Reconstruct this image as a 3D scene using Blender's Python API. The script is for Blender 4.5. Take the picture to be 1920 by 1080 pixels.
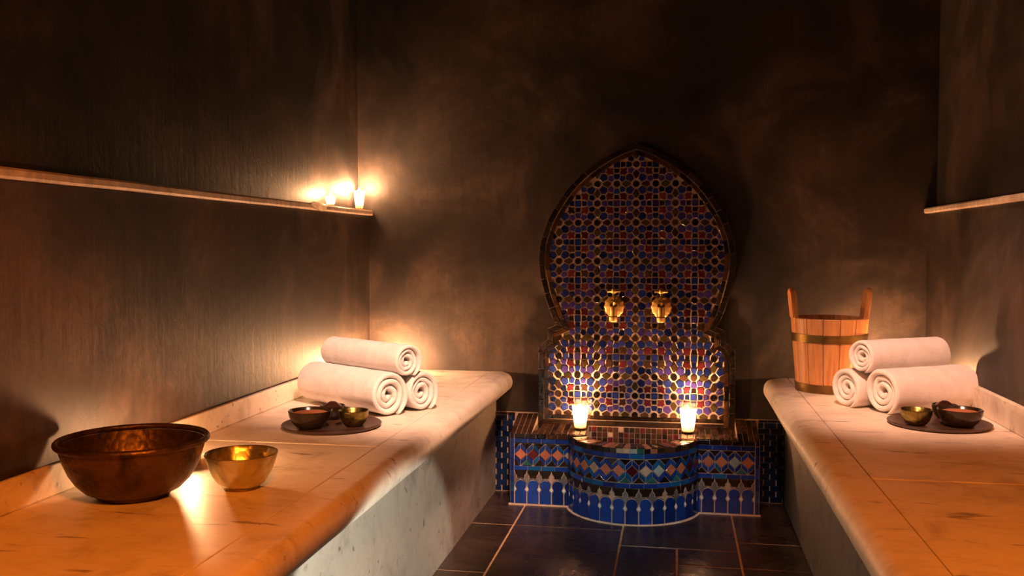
import bpy, bmesh, math, random
from mathutils import Vector, Matrix, noise
random.seed(7)
scene = bpy.context.scene
COL = scene.collection
PI = math.pi
for o in list(bpy.data.objects):
    bpy.data.objects.remove(o)

# ------------------------------------------------------------------ camera, world, lamps, exposure
cd = bpy.data.cameras.new('camera'); cam = bpy.data.objects.new('camera', cd); COL.objects.link(cam)
cd.sensor_width = 36.0; cd.lens = 36.0 * 1750 / 1920; cd.clip_start = 0.02
cam.location = (0, 0, 0.83)
cam.rotation_euler = (math.radians(90 - 2.519), 0, math.radians(10.036))
scene.camera = cam

world = bpy.data.worlds.new('world'); scene.world = world; world.use_nodes = True
bgn = world.node_tree.nodes['Background']
bgn.inputs[0].default_value = (0.9, 0.75, 0.62, 1); bgn.inputs[1].default_value = 0.002

vs = scene.view_settings
vs.view_transform = 'Standard'; vs.look = 'None'; vs.exposure = 0.0; vs.gamma = 1.0; vs.use_curve_mapping = False

def spot(name, loc, target, power, color, angle, blend=0.5, radius=0.03):
    l = bpy.data.lights.new(name, 'SPOT'); l.energy = power; l.color = color
    l.spot_size = math.radians(angle); l.spot_blend = blend; l.shadow_soft_size = radius
    o = bpy.data.objects.new(name, l); COL.objects.link(o); o.location = loc
    d = Vector(target) - Vector(loc); o.rotation_euler = d.to_track_quat('-Z', 'Y').to_euler()
    return o
WARM = (1.0, 0.50, 0.25); ORANGE = (1.0, 0.21, 0.015); ROSE = (1.0, 0.52, 0.35); NEUTRAL = (1.0, 0.96, 0.90)
# ceiling spots over the two benches and lanterns behind the camera
spot('ceiling_spot', (-0.12, 1.15, 1.95), (-0.70, 2.43, 0.46), 390, ROSE, 27, 0.65, 0.10)
spot('ceiling_spot', (0.05, 1.35, 1.95), (0.62, 2.54, 0.46), 240, ROSE, 25, 0.6, 0.10)
spot('front_lantern', (-0.05, 0.30, 1.45), (-0.86, 1.25, 0.40), 105, ORANGE, 48, 0.8, 0.10)
spot('front_lantern', (0.30, 0.25, 1.50), (0.62, 1.60, 0.40), 105, ORANGE, 44, 0.8, 0.10)
spot('aisle_lantern', (0.26, 0.75, 0.12), (-0.603, 1.66, 0.03), 100, (1.0, 0.93, 0.78), 34.5, 0.12, 0.012)
spot('aisle_spot', (0.08, 0.75, 1.75), (-0.14, 2.94, 0.08), 88, NEUTRAL, 17, 0.85, 0.06)

FLAME = 1800.0

# ------------------------------------------------------------------ materials
def new_mat(name):
    m = bpy.data.materials.new(name); m.use_nodes = True
    nt = m.node_tree; b = nt.nodes['Principled BSDF']
    return m, nt, b
def N(nt, t, **kw):
    n = nt.nodes.new(t)
    for k, v in kw.items():
        if k.startswith('i_'):
            key = k[2:]
            n.inputs[int(key) if key.isdigit() else key].default_value = v
        else: setattr(n, k, v)
    return n
def coords(nt, scale=(1, 1, 1), kind='Object', rot=(0, 0, 0)):
    tc = N(nt, 'ShaderNodeTexCoord'); mp = N(nt, 'ShaderNodeMapping')
    mp.inputs['Scale'].default_value = scale; mp.inputs['Rotation'].default_value = rot
    nt.links.new(tc.outputs[kind], mp.inputs['Vector']); return mp.outputs['Vector']
def noise_tex(nt, vec, scale, detail=5, rough=0.55, dist=0.0):
    n = N(nt, 'ShaderNodeTexNoise'); n.inputs['Scale'].default_value = scale
    n.inputs['Detail'].default_value = detail; n.inputs['Roughness'].default_value = rough
    n.inputs['Distortion'].default_value = dist
    nt.links.new(vec, n.inputs['Vector']); return n.outputs['Fac']
def ramp(nt, fac, stops):
    r = N(nt, 'ShaderNodeValToRGB'); e = r.color_ramp.elements
    while len(e) < len(stops): e.new(0.5)
    for el, (p, c) in zip(e, stops):
        el.position = p; el.color = (*c, 1) if len(c) == 3 else c
    nt.links.new(fac, r.inputs['Fac']); return r.outputs['Color']
def mix(nt, fac, a, b, mode='MIX'):
    m = N(nt, 'ShaderNodeMix', data_type='RGBA', blend_type=mode)
    for s, v in ((0, fac), (6, a), (7, b)):
        if hasattr(v, 'is_output'): nt.links.new(v, m.inputs[s])
        elif isinstance(v, (int, float)): m.inputs[s].default_value = v
        else: m.inputs[s].default_value = (*v, 1)
    return m.outputs[2]
def bump(nt, b, h, strength, dist=0.002):
    bp = N(nt, 'ShaderNodeBump'); bp.inputs['Strength'].default_value = strength
    bp.inputs['Distance'].default_value = dist
    nt.links.new(h, bp.inputs['Height']); nt.links.new(bp.outputs['Normal'], b.inputs['Normal'])

def plaster(name, dark, mid, light, grain=1.0):
    m, nt, b = new_mat(name)
    v = coords(nt); vz = coords(nt, (9, 9, 1.2))
    c1 = noise_tex(nt, v, 2.6, 7, 0.62, 0.6)
    c2 = noise_tex(nt, vz, 5.0, 6, 0.65)
    c3 = noise_tex(nt, v, 26, 4, 0.7, 1.2)
    base = ramp(nt, c1, [(0.36, dark), (0.51, mid), (0.66, light)])
    st = ramp(nt, c2, [(0.35, (0.62, 0.62, 0.62)), (0.65, (1.25, 1.22, 1.18))])
    sc = ramp(nt, c3, [(0.38, (0.72, 0.70, 0.68)), (0.60, (1.12, 1.12, 1.12))])
    col = mix(nt, 0.4, base, st, 'MULTIPLY'); col = mix(nt, 0.6, col, sc, 'MULTIPLY')
    nt.links.new(col, b.inputs['Base Color'])
    b.inputs['Roughness'].default_value = 0.55; b.inputs['Specular IOR Level'].default_value = 0.35
    bump(nt, b, mix(nt, 0.5, c2, c3), 0.35 * grain, 0.004)
    return m
def marble(name, base=(0.74, 0.66, 0.55), shade=(0.50, 0.42, 0.33), vein=(0.20, 0.14, 0.09), rough=0.46):
    m, nt, b = new_mat(name)
    v = coords(nt); vl = coords(nt, (2.0, 5.0, 5.0)); vd = coords(nt, (10, 42, 42), rot=(0, 0, 0.15))
    n1 = noise_tex(nt, v, 9.0, 8, 0.68, 0.4)
    n2 = noise_tex(nt, vl, 3.0, 8, 0.7, 0.7)
    n3 = noise_tex(nt, vd, 0.9, 3, 0.55, 0.3)
    lt = tuple(min(1, x * 1.08) for x in base)
    c = ramp(nt, n1, [(0.30, shade), (0.48, base), (0.72, lt)])
    veins = ramp(nt, n2, [(0.35, (0.80, 0.77, 0.74)), (0.50, (1, 1, 1)), (0.58, (1, 1, 1)), (0.63, (0.78, 0.73, 0.68)), (0.68, (1, 1, 1))])
    c = mix(nt, 0.6, c, veins, 'MULTIPLY')
    spots = ramp(nt, n3, [(0.64, (0, 0, 0)), (0.72, (0.8, 0.8, 0.8))])
    c = mix(nt, spots, c, vein)
    nt.links.new(c, b.inputs['Base Color'])
    b.inputs['Roughness'].default_value = rough
    bump(nt, b, noise_tex(nt, v, 60, 3), 0.12, 0.002)
    return m
def glaze(name, col, var=0.35, rough=0.09):
    m, nt, b = new_mat(name)
    v = coords(nt)
    oi = N(nt, 'ShaderNodeObjectInfo')
    n1 = noise_tex(nt, v, 45, 4, 0.6)
    dk = tuple(c * (1 - var) for c in col); lt = tuple(min(1, c * (1 + var)) for c in col)
    cr = ramp(nt, oi.outputs['Random'], [(0.0, dk), (0.5, col), (1.0, lt)])
    pat = ramp(nt, n1, [(0.3, (0.72, 0.72, 0.72)), (0.7, (1.15, 1.15, 1.15))])
    nt.links.new(mix(nt, 0.8, cr, pat, 'MULTIPLY'), b.inputs['Base Color'])
    b.inputs['Roughness'].default_value = rough; b.inputs['Specular IOR Level'].default_value = 0.36
    bump(nt, b, noise_tex(nt, v, 70, 2), 0.3, 0.003)
    return m
def plain(name, col, rough=0.5, metal=0.0, bscale=40, bstr=0.15, var=0.2):
    m, nt, b = new_mat(name)
    v = coords(nt); n1 = noise_tex(nt, v, bscale, 5, 0.6)
    c = ramp(nt, n1, [(0.3, tuple(x * (1 - var) for x in col)), (0.7, tuple(min(1, x * (1 + var)) for x in col))])
    nt.links.new(c, b.inputs['Base Color'])
    b.inputs['Roughness'].default_value = rough; b.inputs['Metallic'].default_value = metal
    bump(nt, b, n1, bstr, 0.002)
    return m
def hammered(name, col, col2, rough=0.3, cell=70, strength=0.5, metal=1.0):
    m, nt, b = new_mat(name)
    v = coords(nt); vo = N(nt, 'ShaderNodeTexVoronoi'); vo.inputs['Scale'].default_value = cell
    nt.links.new(v, vo.inputs['Vector'])
    n1 = noise_tex(nt, v, 18, 6, 0.65, 0.8)
    nt.links.new(ramp(nt, n1, [(0.35, col2), (0.62, col)]), b.inputs['Base Color'])
    b.inputs['Metallic'].default_value = metal
    nt.links.new(ramp(nt, n1, [(0.3, (rough + .16,) * 3), (0.7, (rough,) * 3)]), b.inputs['Roughness'])
    bump(nt, b, vo.outputs['Distance'], strength, 0.003)
    return m
def wood(name, col, dark, axis=2, rough=0.42):
    m, nt, b = new_mat(name)
    sc = [14, 14, 14]; sc[axis] = 1.1
    v = coords(nt, tuple(sc)); oi = N(nt, 'ShaderNodeObjectInfo')
    n1 = noise_tex(nt, v, 6, 6, 0.6, 0.5)
    c = ramp(nt, n1, [(0.3, dark), (0.6, col)])
    tint = ramp(nt, oi.outputs['Random'], [(0, (0.72, 0.68, 0.64)), (1, (1.2, 1.15, 1.1))])
    nt.links.new(mix(nt, 0.8, c, tint, 'MULTIPLY'), b.inputs['Base Color'])
    b.inputs['Roughness'].default_value = rough; bump(nt, b, n1, 0.2, 0.001)
    return m
def terry():
    m, nt, b = new_mat('white_terry')
    v = coords(nt); n1 = noise_tex(nt, v, 420, 3, 0.7); n2 = noise_tex(nt, v, 30, 4, 0.6)
    c = ramp(nt, n2, [(0.3, (0.76, 0.72, 0.69)), (0.7, (0.88, 0.85, 0.82))])
    nt.links.new(c, b.inputs['Base Color'])
    b.inputs['Roughness'].default_value = 0.95; b.inputs['Specular IOR Level'].default_value = 0.1
    b.inputs['Sheen Weight'].default_value = 0.25
    bump(nt, b, mix(nt, 0.3, n1, n2), 0.8, 0.004)
    return m
def emit(name, col, strength):
    m, nt, b = new_mat(name)
    nt.nodes.remove(b); e = N(nt, 'ShaderNodeEmission')
    e.inputs[0].default_value = (*col, 1); e.inputs[1].default_value = strength
    nt.links.new(e.outputs[0], nt.nodes['Material Output'].inputs[0]); return m
def frosted(name, col, trans=0.75):
    m, nt, b = new_mat(name)
    nt.nodes.remove(b)
    t = N(nt, 'ShaderNodeBsdfTranslucent'); t.inputs[0].default_value = (*col, 1)
    tr = N(nt, 'ShaderNodeBsdfTransparent'); tr.inputs[0].default_value = (*col, 1)
    g = N(nt, 'ShaderNodeBsdfGlossy'); g.inputs['Roughness'].default_value = 0.15
    fz = N(nt, 'ShaderNodeTexNoise'); fz.inputs['Scale'].default_value = 60
    m1 = N(nt, 'ShaderNodeMixShader'); m1.inputs[0].default_value = 1 - trans
    m2 = N(nt, 'ShaderNodeMixShader'); m2.inputs[0].default_value = 0.06
    nt.links.new(t.outputs[0], m1.inputs[1]); nt.links.new(tr.outputs[0], m1.inputs[2])
    nt.links.new(m1.outputs[0], m2.inputs[1]); nt.links.new(g.outputs[0], m2.inputs[2])
    nt.links.new(m2.outputs[0], nt.nodes['Material Output'].inputs[0]); return m

def slate(name):
    m, nt, b = new_mat(name)
    v = coords(nt); vx = coords(nt, (3, 16, 1)); oi = N(nt, 'ShaderNodeObjectInfo')
    n1 = noise_tex(nt, v, 7, 8, 0.68, 0.8); n2 = noise_tex(nt, vx, 5, 6, 0.7, 0.6); n3 = noise_tex(nt, v, 38, 5, 0.75, 1.5)
    c = ramp(nt, n1, [(0.30, (0.016, 0.011, 0.009)), (0.55, (0.042, 0.028, 0.021)), (0.75, (0.085, 0.056, 0.040))])
    st = ramp(nt, n2, [(0.35, (0.6, 0.6, 0.6)), (0.65, (1.3, 1.25, 1.2))])
    sp = ramp(nt, n3, [(0.64, (0, 0, 0)), (0.74, (0.5, 0.5, 0.5))])
    c = mix(nt, 0.8, c, st, 'MULTIPLY'); c = mix(nt, sp, c, (0.13, 0.09, 0.065))
    tint = ramp(nt, oi.outputs['Random'], [(0, (0.75, 0.75, 0.75)), (1, (1.2, 1.15, 1.1))])
    nt.links.new(mix(nt, 0.8, c, tint, 'MULTIPLY'), b.inputs['Base Color'])
    nt.links.new(ramp(nt, n1, [(0.3, (0.20,) * 3), (0.7, (0.36,) * 3)]), b.inputs['Roughness'])
    b.inputs['Specular IOR Level'].default_value = 0.55
    bump(nt, b, mix(nt, 0.5, n2, n3), 0.30, 0.003)
    return m
M = {}
M['wall'] = plaster('dark_plaster', (0.011, 0.0095, 0.010), (0.034, 0.0245, 0.021), (0.082, 0.056, 0.043))
M['wall_edge'] = plaster('pale_plaster_edge', (0.58, 0.43, 0.31), (0.72, 0.56, 0.42), (0.82, 0.66, 0.52), 0.6)
M['marble'] = marble('cream_marble')
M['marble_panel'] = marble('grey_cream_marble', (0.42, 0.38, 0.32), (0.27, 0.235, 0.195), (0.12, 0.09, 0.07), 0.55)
M['slate'] = slate('dark_slate')
M['floor_grout'] = plain('floor_grout', (0.50, 0.31, 0.17), 0.8)
M['grout'] = plain('mosaic_grout', (0.46, 0.34, 0.25), 0.75, 0, 120)
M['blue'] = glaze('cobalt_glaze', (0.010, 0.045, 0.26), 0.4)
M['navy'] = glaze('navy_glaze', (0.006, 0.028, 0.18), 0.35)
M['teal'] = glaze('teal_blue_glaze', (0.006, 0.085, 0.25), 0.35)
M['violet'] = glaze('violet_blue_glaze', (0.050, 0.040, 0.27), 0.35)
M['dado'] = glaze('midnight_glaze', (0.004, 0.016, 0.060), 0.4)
M['black'] = glaze('black_glaze', (0.016, 0.010, 0.008), 0.4)
M['brown'] = glaze('brown_glaze', (0.055, 0.024, 0.012), 0.4)
M['olive'] = glaze('olive_glaze', (0.050, 0.034, 0.013), 0.4)
M['red'] = glaze('oxblood_glaze', (0.080, 0.010, 0.016), 0.4)
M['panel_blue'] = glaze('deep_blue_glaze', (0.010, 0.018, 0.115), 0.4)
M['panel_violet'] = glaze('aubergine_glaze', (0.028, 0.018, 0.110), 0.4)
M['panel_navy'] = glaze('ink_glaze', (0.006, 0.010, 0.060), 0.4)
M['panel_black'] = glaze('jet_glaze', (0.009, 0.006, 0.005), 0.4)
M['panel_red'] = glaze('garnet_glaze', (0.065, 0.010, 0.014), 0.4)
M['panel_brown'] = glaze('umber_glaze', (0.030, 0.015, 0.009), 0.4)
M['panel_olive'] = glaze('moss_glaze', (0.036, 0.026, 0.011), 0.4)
M['terracotta'] = glaze('terracotta_glaze', (0.50, 0.17, 0.09), 0.3)
M['tan'] = glaze('tan_glaze', (0.45, 0.33, 0.24), 0.2)
M['sage'] = glaze('sage_glaze', (0.30, 0.36, 0.34), 0.2)
M['grey'] = glaze('grey_glaze', (0.17, 0.16, 0.16), 0.25)
M['white'] = glaze('white_glaze', (0.80, 0.80, 0.76), 0.1)
M['green'] = glaze('green_glaze', (0.02, 0.14, 0.12), 0.25)
M['terry'] = terry()
M['bronze'] = hammered('dark_bronze', (0.13, 0.080, 0.045), (0.040, 0.027, 0.016), 0.36, 85, 0.35, 0.75)
M['brass'] = hammered('hammered_brass', (0.78, 0.76, 0.46), (0.48, 0.44, 0.22), 0.27, 60, 0.4)
M['old_brass'] = hammered('old_brass', (0.38, 0.30, 0.08), (0.11, 0.085, 0.025), 0.25, 90, 0.25)
M['tap_brass'] = hammered('polished_brass', (0.95, 0.62, 0.22), (0.80, 0.48, 0.14), 0.33, 60, 0.04)
M['pottery'] = plain('dark_glazed_pottery', (0.022, 0.014, 0.007), 0.18, 0, 30, 0.2, 0.5)
M['tray'] = plain('dark_wood_tray', (0.050, 0.023, 0.013), 0.4, 0, 25, 0.15, 0.4)
M['paste'] = plain('red_clay_paste', (0.36, 0.13, 0.05), 0.6, 0, 60, 0.4, 0.25)
M['soap'] = plain('black_soap', (0.030, 0.010, 0.008), 0.15, 0, 60, 0.3, 0.4)
M['bucket'] = wood('orange_pine', (0.60, 0.28, 0.095), (0.42, 0.16, 0.05))
M['hoop'] = plain('dark_brass_hoop', (0.20, 0.12, 0.04), 0.35, 1.0, 30, 0.1, 0.3)
M['wax'] = frosted('white_wax', (0.98, 0.90, 0.78), 0.85)
M['drip'] = plain('wax_drip', (0.85, 0.66, 0.48), 0.4)
M['glass'] = frosted('frosted_glass', (1.0, 0.98, 0.95), 0.80)
M['glass_base'] = plain('amber_base', (0.5, 0.28, 0.08), 0.3)
M['wick'] = plain('burnt_wick', (0.02, 0.015, 0.01), 0.9)
M['flame'] = emit('candle_flame', (1.0, 0.485, 0.215), FLAME)
M['metal_cup'] = plain('tin_cup', (0.6, 0.55, 0.5), 0.35, 1.0)

# ------------------------------------------------------------------ helpers
def mesh_obj(name, verts, faces, mat, parent=None, smooth=False):
    me = bpy.data.meshes.new(name); me.from_pydata([tuple(v) for v in verts], [], faces); me.update()
    me.materials.append(mat)
    if smooth:
        for p in me.polygons: p.use_smooth = True
    o = bpy.data.objects.new(name, me); COL.objects.link(o)
    if parent: o.parent = parent
    return o
def bm_obj(name, bm, mat, parent=None, smooth=False, smooth_angle=None):
    bmesh.ops.recalc_face_normals(bm, faces=bm.faces)
    me = bpy.data.meshes.new(name); bm.to_mesh(me); bm.free(); me.materials.append(mat)
    if smooth:
        for p in me.polygons: p.use_smooth = True
    if smooth_angle:
        me.set_sharp_from_angle(angle=math.radians(smooth_angle))
    o = bpy.data.objects.new(name, me); COL.objects.link(o)
    if parent: o.parent = parent
    return o
def tag(o, label=None, cat=None, group=None, kind=None):
    if label: o['label'] = label
    if cat: o['category'] = cat
    if group: o['group'] = group
    if kind: o['kind'] = kind
    return o
def thing(name, label, cat, loc=(0, 0, 0), rz=0, group=None):
    o = bpy.data.objects.new(name, None); o.empty_display_size = 0.05; COL.objects.link(o)
    o.location = loc; o.rotation_euler = (0, 0, rz); return tag(o, label, cat, group)
def copy_thing(src, loc, rz, label):
    r = src.copy(); COL.objects.link(r); r.location = loc; r.rotation_euler = (0, 0, rz); r['label'] = label
    for ch in list(src.children):
        c = ch.copy(); COL.objects.link(c); c.parent = r
        for g in ch.children:
            d = g.copy(); COL.objects.link(d); d.parent = c
    return r
def add_box(bm, x0, x1, y0, y1, z0, z1, bev=0.0, seg=2):
    r = bmesh.ops.create_cube(bm, size=1.0)
    bmesh.ops.scale(bm, vec=(x1 - x0, y1 - y0, z1 - z0), verts=r['verts'])
    bmesh.ops.translate(bm, vec=((x0 + x1) / 2, (y0 + y1) / 2, (z0 + z1) / 2), verts=r['verts'])
    if bev > 0:
        es = list({e for v in r['verts'] for e in v.link_edges})
        bmesh.ops.bevel(bm, geom=es, offset=bev, segments=seg, affect='EDGES', profile=0.5)
def box(name, b, mat, parent=None, bev=0.0, seg=2):
    bm = bmesh.new(); add_box(bm, *b, bev, seg)
    return bm_obj(name, bm, mat, parent)
def lathe(name, prof, mat, parent=None, seg=48, loc=(0, 0, 0), warp=None):
    """closed or open profile of (r, z), spun round z; r = 0 closes the axis"""
    vs_, fs = [], []; rings = []
    for r, z in prof:
        if r < 1e-6: rings.append([len(vs_)]); vs_.append((loc[0], loc[1], loc[2] + z))
        else:
            st = len(vs_)
            for i in range(seg):
                a = 2 * PI * i / seg; rr = r * (warp(a, z) if warp else 1)
                vs_.append((loc[0] + rr * math.cos(a), loc[1] + rr * math.sin(a), loc[2] + z))
            rings.append(list(range(st, st + seg)))
    for A, B in zip(rings, rings[1:]):
        if len(A) == 1 and len(B) == 1: continue
        for i in range(seg):
            j = (i + 1) % seg
            if len(A) == 1: fs.append((A[0], B[i], B[j]))
            elif len(B) == 1: fs.append((A[i], B[0], A[j]))
            else: fs.append((A[i], B[i], B[j], A[j]))
    o = mesh_obj(name, vs_, fs, mat, parent, True)
    bm = bmesh.new(); bm.from_mesh(o.data); bmesh.ops.recalc_face_normals(bm, faces=bm.faces); bm.to_mesh(o.data); bm.free()
    o.data.set_sharp_from_angle(angle=math.radians(50))
    return o
def tube(bm, pts, rad, seg=12):
    """round bar through the points; rad is a number or one per point"""
    P = [Vector(p) for p in pts]; n = len(P); rings = []
    R = rad if isinstance(rad, (list, tuple)) else [rad] * n
    for i, p in enumerate(P):
        t = (P[min(i + 1, n - 1)] - P[max(i - 1, 0)]).normalized()
        up = Vector((0, 0, 1)) if abs(t.z) < 0.9 else Vector((0, 1, 0))
        a = t.cross(up).normalized(); b = t.cross(a)
        rings.append([bm.verts.new(p + a * math.cos(2 * PI * k / seg) * R[i] + b * math.sin(2 * PI * k / seg) * R[i]) for k in range(seg)])
    for A, B in zip(rings, rings[1:]):
        for k in range(seg): bm.faces.new((A[k], A[(k + 1) % seg], B[(k + 1) % seg], B[k]))
    bm.faces.new(rings[0]); bm.faces.new(list(reversed(rings[-1])))

def poly_area(p): return 0.5 * sum(p[i][0] * p[(i + 1) % len(p)][1] - p[(i + 1) % len(p)][0] * p[i][1] for i in range(len(p)))
def inset(p, d):
    """mitre inset of a counter-clockwise polygon by d"""
    n = len(p); out = []
    for i in range(n):
        a, b, c = Vector(p[i - 1]), Vector(p[i]), Vector(p[(i + 1) % n])
        e1 = (b - a); e2 = (c - b)
        if e1.length < 1e-9 or e2.length < 1e-9: out.append(tuple(b)); continue
        e1.normalize(); e2.normalize()
        n1 = Vector((-e1.y, e1.x)); n2 = Vector((-e2.y, e2.x))
        s = n1 + n2; k = max(0.25, 1 + n1.dot(n2))
        out.append((b.x + s.x / k * d, b.y + s.y / k * d))
    return out
TILT = 0.012
def tile_geo(poly, mapper, d0, d1, cham=0.0007):
    if poly_area(poly) < 0: poly = list(reversed(poly))
    top = inset(poly, cham); n = len(poly)
    uc = sum(p[0] for p in poly) / n; wc = sum(p[1] for p in poly) / n; ta, tb = random.gauss(0, TILT), random.gauss(0, TILT)
    v = [mapper(u, w, d0) for u, w in poly] + [mapper(u, w, d1 - cham) for u, w in poly] + [mapper(u, w, d1 + ta * (u - uc) + tb * (w - wc)) for u, w in top]
    f = []
    for i in range(n):
        j = (i + 1) % n
        f.append((i, j, n + j, n + i)); f.append((n + i, n + j, 2 * n + j, 2 * n + i))
    f.append(tuple(range(2 * n, 3 * n)))
    return v, f
def tile(name, poly, mapper, d0, d1, mat, parent, cham=0.0007):
    v, f = tile_geo(poly, mapper, d0, d1, cham)
    return mesh_obj(name, v, f, mat, parent)
def tiles_joined(name, items, mapper, d0, d1, mat, parent, cham=0.0006):
    V, F = [], []
    for p in items:
        v, f = tile_geo(p, mapper, d0, d1, cham); k = len(V); V += v; F += [tuple(i + k for i in q) for q in f]
    o = mesh_obj(name, V, F, mat, parent); o['kind'] = 'stuff'; return o
def rect(u0, u1, v0, v1): return [(u0, v0), (u1, v0), (u1, v1), (u0, v1)]

# ------------------------------------------------------------------ room shell
D = 3.1; B = 0.408                       # back wall, bench top
XL, XLU = -1.050, -1.090                 # left wall below / above the ledge
XR, XRU = 0.768, 0.794
tag(box('wall_back', (-1.3, 1.05, D, D + 0.15, 0, 2.5), M['wall']), 'dark brown polished plaster back wall of the hammam', kind='structure')
wl = tag(box('wall_left', (XLU - 0.15, XLU, -0.6, D, 0, 2.5), M['wall']), 'dark plaster left wall stepping back above the ledge', kind='structure')
box('lower_wall', (XLU, XL, -0.6, D, 0, 0.938), M['wall'], wl, 0.003)
wr = tag(box('wall_right', (XRU, XRU + 0.15, -0.6, D, 0, 2.5), M['wall']), 'dark plaster right wall stepping back above the ledge', kind='structure')
box('lower_wall', (XR, XRU, -0.6, D, 0, 0.934), M['wall'], wr, 0.003)
tag(box('ceiling', (-1.3, 1.05, -0.6, D + 0.15, 2.5, 2.6), M['wall']), 'dark plaster ceiling', kind='structure')

def ledge(name, x_in, x_out, z0, z1, y0, y1, label, seed):
    """thin plaster ledge whose front lip wanders a little"""
    bm = bmesh.new(); n = 60; sgn = 1 if x_out > x_in else -1; rings = []
    for i in range(n + 1):
        y = y0 + (y1 - y0) * i / n
        w = noise.noise(Vector((y * 5, seed, 0))) * 0.0009 + noise.noise(Vector((y * 17, seed, 3))) * 0.0008
        q = noise.noise(Vector((y * 7, seed, 9))) * 0.0010
        xo = x_out + sgn * w
        pr = [(x_in, z0), (xo - sgn * .003, z0 + q), (xo, z0 + .004 + q), (xo, z1 - .004 + q), (xo - sgn * .004, z1 + q), (x_in, z1)]
        rings.append([bm.verts.new((x, y, z)) for x, z in pr])
    for A, C in zip(rings, rings[1:]):
        for k in range(6): bm.faces.new((A[k], A[(k + 1) % 6], C[(k + 1) % 6], C[k]))
    bm.faces.new(rings[0]); bm.faces.new(list(reversed(rings[-1])))
    return tag(bm_obj(name, bm, M['wall_edge']), label, kind='structure')
ledge('trim_1', XLU, -1.036, 0.938, 0.956, -0.5, D, 'pale plaster ledge running along the left wall', 1.3)
ledge('trim_2', XRU, 0.757, 0.934, 0.951, -0.5, D, 'pale plaster ledge running along the right wall', 4.1)
tag(box('baseboard_left', (XL, -1.038, -0.5, D, B, 0.461), M['marble'], None, 0.003), 'low marble upstand between left bench and wall', kind='structure')
tag(box('baseboard_right', (0.755, XR, -0.5, D, B, 0.474), M['marble'], None, 0.003), 'low marble upstand between right bench and wall', kind='structure')

TILT = 0.0015
# floor: grout bed with slate slabs
floor = tag(box('floor', (-1.2, 0.95, -0.6, D, -0.08, -0.0009), M['floor_grout']), 'dark slate floor slabs with thin pale joints', kind='structure')
g = 0.0028
def flat(u, v, d): return (u, v, d)
rows = [(-0.78, -0.476, [(-0.1, 0.6), (0.6, 1.25), (1.25, 1.9), (1.9, 2.30), (2.30, 2.715), (2.715, 3.1)]),
        (-0.476, -0.152, [(-0.1, 0.5), (0.5, 1.1), (1.1, 1.75), (1.75, 2.10), (2.10, 2.715), (2.715, 3.1)]),
        (-0.152, 0.005, [(-0.1, 0.7), (0.7, 1.5), (1.5, 2.10), (2.10, 2.575)]),
        (0.005, 0.171, [(-0.1, 0.9), (0.9, 1.6), (1.6, 2.10), (2.10, 2.445), (2.445, 2.575)]),
        (-0.152, 0.171, [(2.575, 3.1)]),
        (0.171, 0.40, [(-0.1, 0.8), (0.8, 1.5), (1.5, 2.00), (2.00, 2.445), (2.445, 2.66), (2.66, 3.1)])]
for x0, x1, ys in rows:
    for y0, y1 in ys:
        tile('tile', rect(x0 + g, x1 - g, y0 + g, y1 - g), flat, -0.008, random.uniform(-0.0002, 0.0004), M['slate'], floor, 0.0008)

TILT = 0.014
# tiled dado behind the fountain
dado = tag(box('baseboard_back', (-0.62, 0.36, D - 0.008, D, 0, 0.272), M['grout']), 'dark blue glazed tile dado at the foot of the back wall', kind='structure')
def back_map(u, v, d): return (u, D - 0.008 - d, v)
z = 0.004; k = 0
while z < 0.25:
    h = 0.0185; off = (k % 2) * 0.02
    for (a0, a1) in ((-0.62, -0.535), (0.262, 0.36)):
        x = a0 - off
        while x < a1:
            u0, u1 = max(x, a0), min(x + 0.038, a1)
            if u1 - u0 > 0.008: tile('tile', rect(u0, u1 - 0.002, z, z + h - 0.002), back_map, 0, 0.003, M['dado'], dado)
            x += 0.04
    z += h; k += 1
for (a0, a1) in ((-0.62, -0.535), (0.262, 0.36)):
    x = a0
    while x < a1 - 0.005:
        tile('tile', rect(x, min(x + 0.03, a1) - 0.0015, z + 0.0005, 0.271), back_map, 0, 0.004, M['black'], dado); x += 0.03

# ------------------------------------------------------------------ marble benches
def nosing(name, xg, xo, y0, y1, zt, th, mat, parent, round_far=0.0):
    """bull-nosed edge slab; the far corner may be rounded in plan"""
    bm = bmesh.new(); s = 1 if xo > xg else -1; rings = []; r = th / 2; NY = 40
    for i in range(NY + 1):
        y = y0 + (y1 - y0) * i / NY
        out = xo
        if round_far and y > y1 - round_far:
            q = (y - (y1 - round_far)) / round_far; out = xo - s * round_far * 0.55 * (1 - math.sqrt(max(0, 1 - q * q)))
        wob = noise.noise(Vector((y * 6, xo * 10, 0))) * 0.0015
        ring = [(xg, zt - th), (xg, zt)]
        for k in range(13):
            a = PI / 2 - PI * k / 12
            ring.append((out + wob - s * r * 0.9 + s * r * 0.9 * math.cos(a), zt - r + r * math.sin(a)))
        rings.append([bm.verts.new((x, y, z)) for x, z in ring])
    n = len(rings[0])
    for A, C in zip(rings, rings[1:]):
        for k in range(n): bm.faces.new((A[k], A[(k + 1) % n], C[(k + 1) % n], C[k]))
    bm.faces.new(rings[0]); bm.faces.new(list(reversed(rings[-1])))
    return bm_obj(name, bm, mat, parent, True, 40)
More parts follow.
